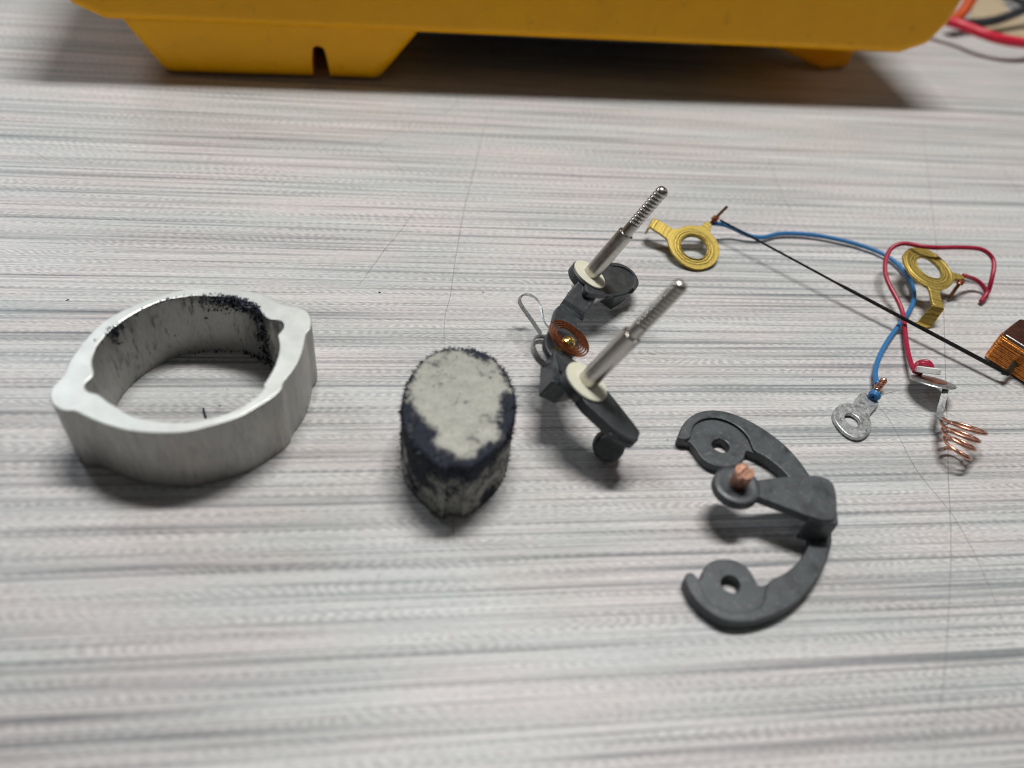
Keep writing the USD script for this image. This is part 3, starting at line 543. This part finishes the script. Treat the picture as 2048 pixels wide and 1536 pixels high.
def stud(o, L, below, R=1.98, cut=.12):
    r = R * .72; sh = .50 * L; th = .60 * L
    body = lathe([(1.1, -below), (1.3, -below + .3), (1.3, -below + 1.0), (.95, -below + 1.2), (.95, -below + 1.5), (1.3, -below + 1.7), (1.3, -below + 3.0), (R - .15, -below + 3.2), (R - .15, -.3), (R, 0), (R, sh - .3), (R - .1, sh - .08), (R - .35, sh), (r, sh + .05), (r - .02, th)], 40)
    s = mesh('stud', 'plated_steel', place(body, o, eu, ev, d), mv)
    n, m = 40, 260; zs = np.linspace(th, L - 1.0, m); A = np.linspace(0, 2 * np.pi, n, endpoint=False); pitch = .98; rings = []
    for z in zs:
        ph = (z / pitch - A / (2 * np.pi)) % 1.0; rad = r + .02 - cut * (.5 + .5 * np.cos(2 * np.pi * ph)) ** 1.5
        rings.append(np.c_[np.cos(A) * rad, np.sin(A) * rad, np.full(n, z)])
    tip = lathe([(r * .97, L - 1.05), (r * .93, L - .7), (r * .72, L - .25), (r * .4, L - .05), (0.001, L)], 32, caps=False)
    mesh('thread', 'plated_steel', place(cat(wall(rings), tip), o, eu, ev, d), s, smooth=True)
stud(on(*S1, 0), 27.6, 9.0)
stud(on(*S2, 0), 29.5, 6.0, 2.1, .17)
# frame casting: end tabs, stepped bridge, side lugs
z_ = np.array([0, 0, 1.0])
fan = TR['fan_low']
t1 = TR['tab1']; top = [on(u, v, -1.2) for u, v in t1[[0, 2, 3, 4, 5, 6, 7, 8, 9, 10]]]
g1 = fplate('tab1', -2.2, -.6, .3)
arc = [on(u, v, -.9) for u, v in t1[[2, 3, 4, 5, 6, 7]]]
lip = [sweep(spline(arc, 24), strip(1.0, 1.5), n0=d)]
tri1 = rhull([on(*t1[k], -1.8) for k in (3, 4, 5, 6, 7, 8)] + [on(39.5, -7, -2.0), fan[0], fan[1] + [0, 1, 0], fan[2]], .3)
low = rhull([on(38.5, -3.5, -1.6), on(44, -9.5, -1.6), on(46, -12.5, -1.6), on(37.5, -6, -1.8)], .3)
t2 = TR['tab2']; bc = TR['ball'][0]
g2 = fplate('tab2', -3.2, -.6, .25, 1)
ax = unit([-.25, -.80, .35]); x_, y_, a_ = frame(ax)
disc = place(lathe([(2.7, -1.7), (3.3, -1.3), (3.5, 0), (3.3, 1.1), (2.7, 1.6), (0.001, 1.7)], 32), bc - [0, 0, .2], x_, y_, a_)
neck = rhull([bc + [-1.8, .6, 1.2], bc + [1.8, .6, 1.2], bc + [-1.2, .8, -1], bc + [1.2, .8, -1], on(*t2[4], -2.2), on(*t2[5], -2.2), on(*t2[6], -2.2), bc + [0, .8, -.8]], .45)
st1 = rhull([on(37.2, 2.2, -1.2), on(37.0, -3.2, -1.2), on(36.5, 2.6, -2.6), on(36.0, -3.2, -2.6), on(29.5, 4.6, -5.4), on(28.8, -1.6, -5.4), on(30.5, 4.4, -4.2), on(30.0, -1.2, -4.2)], .25)
br = fplate('bridge', -6.4, -4.9, .3)
st2 = rhull([on(10.5, 6.0, -4.9), on(11.0, 0.0, -4.9), on(9.0, 6, -6.4), on(9.5, 0, -6.4), on(3.0, 3.8, -1.0), on(3.4, -2.2, -1.0), on(2.0, 3.6, -2.6), on(2.4, -2.0, -2.6)], .3)
blk = rhull([on(u, v, w) for u, v in TR['block2'][[0, 1, 3, 4, 5]] for w in (-4.5, -9.0)], .4)
mesh('frame_casting', 'cast_zinc', [g1, *lip, low, tri1, g2, disc, neck, st1, br, st2, blk], mv)
# hairspring: flat spiral of copper strip
hs = TR['hs']; hc = (14.6, 3.6)
th = np.linspace(0, 2 * np.pi * 4.6, 330); rad = 2.6 + (5.35 - 2.6) * th / th[-1]
sp = np.array([on(hc[0] + R * math.cos(t), hc[1] + R * math.sin(t), -2.6) for R, t in zip(rad, th + 2.0)])
mesh('hairspring', 'copper_dark', sweep(sp, strip(.27, .5), n0=d), mv, smooth=40)
pv = on(hc[0] - 2.2, hc[1] + .2, -2.4)
mesh('pivot_screw', 'brass_bright', place(lathe([(1.45, -3), (1.5, .3), (1.4, .7), (.95, 1.05), (.9, 1.35), (.4, 1.6), (.001, 1.6)], 24), pv, eu, ev, d), mv)
mesh('adjuster_loop', 'bright_tin', sweep(spline(TR['loop'], 90), strip(.45, .9), n0=d), mv, smooth=40, label='hairpin loop of flat steel wire')
for k, (rr, w) in enumerate(((4.7, -7.0), (4.0, -8.0))):
    A = np.linspace(.3, 2 * np.pi - .3, 60); c = (12.5, 5.2)
    mesh('lower_spring_plate', 'bright_tin', sweep(np.array([on(c[0] + rr * math.cos(t), c[1] + rr * math.sin(t), w) for t in A]), strip(.5, 1.0), n0=d), mv)

# ------------------------------------------------------------------ second frame with raised pivot arm (lower right)
cf = thing('pivot_bracket', 'dark zinc C shaped bracket lying flat with raised arm holding a slotted copper screw', 'meter bracket', (45, -45, 0))
mesh('frame', 'cast_zinc', plate(TR['cframe'], 0.05, 2.4, [TR['chole1'], TR['chole2']], .3), cf)
mesh('raised_lip', 'cast_zinc', plate(TR['clip1'], 2.0, 3.1, (), .3, bottom=False), cf)
mesh('raised_lip', 'cast_zinc', plate(TR['clip2'], 2.0, 3.1, (), .3, bottom=False), cf)
AZ = 9.5
mesh('pivot_arm', 'cast_zinc', [plate(TR['arm'], AZ - 2.2, AZ, (), .35), rhull([(x, y, z) for x, y in TR['post'] for z in (2.4, AZ - 1.0)], .3)], cf)
bc = TR['boss'][0]; br_ = float(TR['boss_r'].ravel()[0])
X, Y, Z = np.eye(3)
mesh('arm_boss', 'cast_zinc', place(lathe([(br_ - .4, AZ - 2.0), (br_, AZ - 1.5), (br_, AZ - .1), (br_ - .15, AZ + .35), (br_ - .7, AZ + .6), (br_ - 1.4, AZ + .5), (2.2, AZ + .35), (.001, AZ + .35)], 48), (*bc, 0), X, Y, Z), cf)
scr = trimesh.creation.cylinder(1.85, 4.6, sections=72); scr.apply_translation((0, 0, AZ + 2.2))
import manifold3d as mf
def to_m(t): return mf.Manifold(mf.Mesh(np.asarray(t.vertices, np.float32), np.asarray(t.faces, np.uint32)))
sl = trimesh.creation.box((5, .7, 1.3)); sl.apply_transform(trimesh.transformations.rotation_matrix(math.radians(38), (0, 0, 1))); sl.apply_translation((0, 0, AZ + 4.5))
mm_ = (to_m(scr) - to_m(sl)).to_mesh(); sv, sf = np.array(mm_.vert_properties)[:, :3], np.array(mm_.tri_verts)
mesh('jewel_screw', 'copper', (sv + [bc[0] + .3, bc[1] + .2, 0], sf), cf, smooth=False, label='slotted copper jewel screw')

# ------------------------------------------------------------------ blue lead: brass eyelet, post, wire, steel lug
def basis(n): e1 = np.array([1.0, 0, 0]); e1 -= n * (e1 @ n); e1 = unit(e1); return e1, np.cross(n, e1), n
n1, p1 = TR['n1'], TR['p1']; e1, e2, _ = basis(n1)
h1 = TR['br1h'].mean(0); c1 = p1 + h1[0] * e1 + h1[1] * e2
turned_brass('turned_brass_near', c1, n1, 1); 
bl = thing('blue_wire_lead', 'blue insulated wire joining a flat brass eyelet terminal to a small steel ring lug', 'wire lead', (*c1[:2], 0))
g = place(plate(TR['br1'], -.75, 0, [TR['br1h']], .14), p1, e1, e2, n1)
hr = np.linalg.norm(TR['br1h'] - h1, axis=1).mean()
ridges = []
for k, (ro_, hh) in enumerate(((.35, .28), (1.0, .14), (1.75, .12))):
    a = np.linspace(0, 2 * np.pi, 56, endpoint=False)
    rp = chaikin(TR['br1h'], 2); rp = resample(ccw(rp), 56); rp = inset(rp, -ro_)
    ridges.append(sweep(p1 + rp[:, :1] * e1 + rp[:, 1:] * e2 + n1 * .02, circ(1, 8) * [.24, hh], closed=True, n0=n1))
tb = TR['br1tab']; 
bend = rhull([p1 + q[0] * e1 + q[1] * e2 - n1 * .4 for q in TR['br1'][[3, 5]]] + [p1 + q[0] * e1 + q[1] * e2 - n1 * 3.2 for q in TR['br1'][[3, 5]]], .32)
mesh('eyelet_terminal', 'turned_brass_near', [g, *ridges, bend], bl, label='brass eyelet terminal with bent tab')
pa, pb = TR['post1']
mesh('terminal_post', 'brass_dark', sweep(np.linspace(pa - (pb - pa) * .1, pb, 4), circ(.42, 14)), bl)
pd = unit(pb - pa); pc = TR['post1ball'][0]
A = np.linspace(0, 2 * np.pi * 3, 60); x_, y_, _ = frame(pd); c0 = pa + pd * ((pc - pa) @ pd)
mesh('wire_wrap', 'copper_dark', sweep(c0 + np.cos(A)[:, None] * .68 * x_ + np.sin(A)[:, None] * .68 * y_ + (A / A[-1] - .5)[:, None] * 1.5 * pd, circ(.27, 8)), bl)
mesh('insulated_wire', 'blue_insulation', tube(TR['blue'], .62, 150, 12), bl, smooth=True)
mesh('ring_lug', 'bright_tin', plate(TR['lug'], .25, 1.3, [TR['lugh']], .16), bl, label='small tinned steel ring lug')
kc = TR['knot'][0]; sa, sb = TR['sleeve']; sd = unit(sb - sa)
mesh('wire_coil', 'blue_insulation', [torus(kc, sd, .85, .62, 40, 12), torus(kc - sd * .45, sd, .75, .55, 40, 12)], bl, smooth=True, label='blue wire wound round the lug')
A = np.linspace(0, 2 * np.pi * 6, 120); x_, y_, _ = frame(sd)
mesh('wire_wrap', 'copper', sweep(sa + np.cos(A)[:, None] * .62 * x_ + np.sin(A)[:, None] * .62 * y_ + (A / A[-1])[:, None] * (sb - sa), circ(.28, 8)), bl)
mesh('lug_pin', 'bright_tin', sweep(np.linspace(sa - sd, sb + sd * .35, 4), circ(.55, 14)), bl)

# ------------------------------------------------------------------ red lead: second brass eyelet, wire, washers, strap and copper spring
n2, p2 = TR['n2'], TR['p2']; f1, f2, _ = basis(n2)
h2 = TR['br2h'].mean(0); c2 = p2 + h2[0] * f1 + h2[1] * f2
turned_brass('turned_brass_lit', c2, n2, 1.3)  # same brass as the near eyelet, colours raised to look more strongly lit
rl = thing('red_wire_lead', 'dark red wire looping from raised brass eyelet to white washer and copper spring', 'wire lead', (*c2[:2], 0))
g = place(plate(TR['br2'], -.8, 0, [TR['br2h']], .14), p2, f1, f2, n2)
rp = resample(ccw(chaikin(TR['br2h'], 2)), 56)
rid = [sweep(p2 + q[:, :1] * f1 + q[:, 1:] * f2 + n2 * .0, circ(1, 8) * [.3, hh], closed=True, n0=n2) for q, hh in ((inset(rp, -.25), .22), (inset(rp, -2.9), .12))]
bn, ft = TR['br2bend'], TR['br2foot']
leg = [rhull([bn[0] - n2 * .42, bn[1] - n2 * .42, ft[0] + [0, 0, .4], ft[1] + [0, 0, .4]], .36),
       rhull([ft[0] + [0, 0, .35], ft[1] + [0, 0, .35], ft[0] + [-1.6, -.6, .35], ft[1] + [-1.6, -.6, .35]], .3)]
mesh('eyelet_terminal', 'turned_brass_lit', [g, *rid, *leg], rl, label='raised brass eyelet terminal with bent leg')
pa, pb = TR['post2']; pd = unit(pb - pa)
mesh('terminal_post', 'brass_dark', sweep(np.linspace(pa, pb, 4), circ(.5, 14)), rl)
c0 = TR['post2ball'][0]; x_, y_, _ = frame(pd); A = np.linspace(0, 2 * np.pi * 2.5, 50); c0 = pa + pd * ((c0 - pa) @ pd)
mesh('wire_wrap', 'copper_dark', sweep(c0 + np.cos(A)[:, None] * .75 * x_ + np.sin(A)[:, None] * .75 * y_ + (A / A[-1] - .5)[:, None] * 1.2 * pd, circ(.26, 8)), rl)
mesh('insulated_wire', 'red_insulation', tube(np.vstack([TR['red1'], TR['red2'][1:]]), .62, 220, 12), rl, smooth=True)
wa, wb = TR['wwash_ax']; wd = unit(wb - wa); wr = np.linalg.norm(wb - wa) / 2; wn = unit(np.cross(wd, np.cross([-.1, -.72, .68], wd)))
eyc, eya, eyb = TR['eyelet']; el = unit(eyb - eya); er = np.linalg.norm(eyb - eya) / 2
view = unit(np.array(CAM_POS) - eyc)
def edge_on(axis_long, tilt):
    """Normal of a disc whose long axis is axis_long, seen nearly edge on (tilt radians towards the viewer)."""
    s = unit(np.cross(view, axis_long)); return unit(s * math.cos(tilt) + view * math.sin(tilt))
nw = edge_on(wd, .04); x_, y_, z__ = frame(nw if nw[2] > 0 else -nw)
mesh('insulating_washer', 'white_plastic', place(lathe([(wr - .15, -.75), (wr, -.6), (wr, .6), (wr - .15, .75)], 48), TR['wwash'][0] + view * 1.2, x_, y_, z__), rl, label='white plastic washer')
ne = edge_on(el, .20); ne = ne if ne[2] > 0 else -ne; x_, y_, z__ = frame(ne)
mesh('eyelet_washer', 'bright_tin', place(lathe([(er * .45, .25), (er * .62, .1), (er * .8, .0), (er * .97, -.12), (er, -.3), (er * .96, -.5), (er * .45, -.5), (er * .45, .25)], 56, caps=False), eyc, x_, y_, z__), rl)
mesh('rivet', 'copper_dark', place(lathe([(er * .60, -.1), (er * .60, .18), (er * .5, .3), (.001, .34)], 40), eyc, x_, y_, z__), rl)
mesh('wire_coil', 'red_insulation', tube(TR['redblob'], .62, 70, 12), rl, smooth=True, label='red wire wound behind the washer')
sa_, sb_ = spline(TR['strap'], 40), spline(TR['strapw'], 40); no = np.array([.1, .5, .6]); no = unit(no) * .2
n_ = len(sa_); V = np.vstack([sa_ + no, sb_ + no, sa_ - no, sb_ - no]); a = np.arange(n_ - 1); F = []
for p, q in ((0, 1), (1, 3), (3, 2), (2, 0)): F += [np.stack([p * n_ + a, q * n_ + a, q * n_ + a + 1], 1), np.stack([p * n_ + a, q * n_ + a + 1, p * n_ + a + 1], 1)]
tm = trimesh.Trimesh(V, np.vstack(F), process=True); trimesh.repair.fix_normals(tm)
mesh('contact_strap', 'bright_tin', tm, rl, smooth=40, label='bent tinned strap')
SP = spline(TR['spring'], 200); ax_ = unit(SP[-1] - SP[0]); r0 = np.linalg.norm(TR['springr'][1] - TR['springr'][0]) / 2; r1 = np.linalg.norm(TR['springr'][3] - TR['springr'][2]) / 2 * .95
turns = 4.05; A = np.linspace(0, turns * 2 * np.pi, 200) + math.pi * .95; R = np.linspace(r0, r1, 200)
ex_ = unit(TR['springr'][1] - TR['springr'][0]); ex2 = unit(TR['springr'][3] - TR['springr'][2]); coil = []
for i in range(200):
    t = i / 199; e = unit(ex_ * (1 - t) + ex2 * t); k_ = edge_on(e, .16); k_ = k_ if k_[2] > 0 else -k_; e_y = np.cross(k_, e)
    coil.append(SP[i] + R[i] * (math.cos(A[i]) * e + math.sin(A[i]) * e_y))
coil = np.array(coil); coil[:, 2] = np.maximum(coil[:, 2], .35)
mesh('coil_spring', 'copper', sweep(coil, circ(.37, 10)), rl, smooth=True, label='conical copper coil spring')

# ------------------------------------------------------------------ moving coil with its pointer
q = TR['coil']; dv = unit(TR['coil_dir'][1] - TR['coil_dir'][0]); CH = 9.0
dv3 = np.array([*dv, 0]); pv2 = np.array([*(q[0] - q[1]), 0]); pv2 -= dv3 * (pv2 @ dv3); wid = np.linalg.norm(pv2); pn = pv2 / wid; o3 = np.array([*q[1], 0]); LEN = 17.0
mc_ = thing('moving_coil', 'copper wound rectangular coil at the table edge of view with long black needle pointer', 'moving coil', (*q[1], 0))
def loc(a, b, z): return o3 + dv3 * a + pn * b + np.array([0, 0, z])
def rrect(r, ins_):
    P = Polygon([(ins_, ins_), (LEN - ins_, ins_), (LEN - ins_, wid - ins_), (ins_, wid - ins_)]).buffer(-r).buffer(r, quad_segs=6); return np.array(P.exterior.coords)[:-1]
rr_ = ccw(rrect(1.4, .28)); core = plate(rr_, .3, CH, (), .35, smooth=0)
mesh('coil_former', 'lacquer_brown', place(core, o3, dv3, pn, np.array([0, 0, 1.0])) if np.cross(dv3, pn)[2] > 0 else (lambda g: (g[0], g[1][:, ::-1]))(place(core, o3, dv3, pn, np.array([0, 0, 1.0]))), mc_)
wires = []
rw = rrect(1.4, .18); rw = resample(rw, 90)
for k in range(17):
    z = .9 + k * .44; j = rng.normal(0, .05)
    P = np.array([loc(x, y, z + .06 * math.sin(x * .4 + k * 2.1) + j * .3) for x, y in inset(ccw(rw), j)])
    wires.append(sweep(P, circ(.235, 8), closed=True, n0=(0, 0, 1.0)))
mesh('winding', 'lacquered_copper', wires, mc_, smooth=True, label='bright copper winding')
pt = TR['pointer']; pl = [pt[0], pt[1], pt[2], pt[3], pt[4], pt[5], pt[6]]
P = np.vstack([np.linspace(pt[0], pt[2], 12), np.linspace(pt[3], pt[6], 14)]); sc = np.r_[np.linspace(.9, 1.0, 12), np.linspace(1.42, 1.75, 14)]
mesh('pointer', 'black_enamel', sweep(P, circ(.33, 10), scale=sc), mc_, label='long thin black pointer')
mesh('pivot_strip', 'olive_strip', sweep(spline(TR['zstrip'], 40), strip(1.6, .35), n0=unit([.4, -.8, .4])), mc_, smooth=40)
# ------------------------------------------------------------------ yellow meter holster behind
ho, hd = TR['hol_o'], TR['hol_d']; hn = np.array([-hd[1], hd[0], 0])          # away from the viewer
def H(s, b, z): return ho + hd * s + hn * b + np.array([0, 0, z])
hs_ = thing('meter_holster', 'large yellow plastic meter holster with slotted front foot at the back', 'meter holster', (20, 150, 0))
R = 3.4; s5 = trimesh.creation.icosphere(3, 1.0).vertices
def sph(pts, r):
    h = trimesh.convex.convex_hull(np.vstack([s5 * r + np.asarray(p) for p in pts])); return np.array(h.vertices), np.array(h.faces)
body = sph([H(s, b, z) for s, z in ((-24, 22.0), (-31, 25.5), (-36, 32), (-40, 47), (246, 22.4), (253.5, 25.5), (257, 32), (259, 47)) for b in (R, 105)], R)
mesh('holster_body', 'yellow_plastic', body, hs_, smooth=50)
base = plate([(-10, 9), (236, 9), (240, 95), (-14, 95)], 0, 4, (), .8, smooth=1)  # dark slab added under the holster to cut bounce light in the gap
v, f = base; mesh('added_bounce_slab', 'black_rubber', (np.array([H(x, y, 15.2 + z) for x, y, z in v]), f), hs_, label='added black slab that deepens the shade under the holster')
fr = 4.6
foot = trimesh.Trimesh(*sph([H(s, b, z) for s, z in ((-16.0, 19), (-8.7, 4.8), (56.2, 5.0), (67.4, 20)) for b in ((1.0 + fr, 60) if z > 10 else (3.2 + fr, 60))] + [H(s, b, 26) for s in (-15.5, 66.5) for b in (1 + fr, 60)], fr))
sw = np.array([[36.2, -2], [36.6, 11.0], [37.6, 12.8], [39.6, 13.0], [41.2, 11.2], [42.4, -2]])
sl = plate(sw, 0, 30, (), .05, smooth=1)
v, f = sl; v = np.array([H(x, z - 2, y) for x, y, z in v]); tm = trimesh.Trimesh(v, f, process=True); trimesh.repair.fix_normals(tm)
fm = (to_m(foot) - to_m(tm)) if tm.is_volume else to_m(foot)
fm = fm.to_mesh(); mesh('front_foot', 'yellow_plastic', (np.array(fm.vert_properties)[:, :3], np.array(fm.tri_verts)), hs_, smooth=40)
sd_ = TR['stand']
mesh('tilt_stand', 'yellow_plastic', sph([(sd_[2][0], sd_[2][1] + .5, 2.5), (sd_[3][0] - 2, sd_[3][1] + .5, 2.5), (sd_[3][0] - 1, sd_[3][1] + 1, 9), (sd_[2][0] - 32, sd_[2][1] + 4, 13), (sd_[3][0] + 1, sd_[3][1] + 8, 19), (sd_[2][0] - 50, sd_[2][1] + 8, 18)], 2.4), hs_, smooth=50)

# ------------------------------------------------------------------ leads and clutter in the far right corner
tag(mesh('red_test_lead', 'pink_red_rubber', tube(TR['redlead'], 2.1, 60, 16), smooth=True), 'thick pinkish red test lead curving out from behind the yellow holster', 'test lead')
tag(mesh('black_test_lead', 'black_rubber', tube(TR['blklead'], 2.1, 60, 16), smooth=True), 'thick black test lead curving upward above the red lead', 'test lead')
cd = TR['card']
tag(mesh('cardboard_flap', 'cardboard', plate(cd[:, :2], .3, 1.6, (), .15, smooth=0)), 'beige cardboard flap behind the test leads', 'cardboard')
tag(mesh('black_test_lead', 'black_rubber', tube(TR['blklead2'], 2.1, 40, 16), smooth=True), 'second black lead end at the extreme top right, beyond the cardboard', 'test lead')
tag(mesh('orange_lead', 'orange_plastic', tube(TR['orange'], 2.6, 30, 14), smooth=True), 'short orange red lead end beside the yellow holster corner', 'test lead')
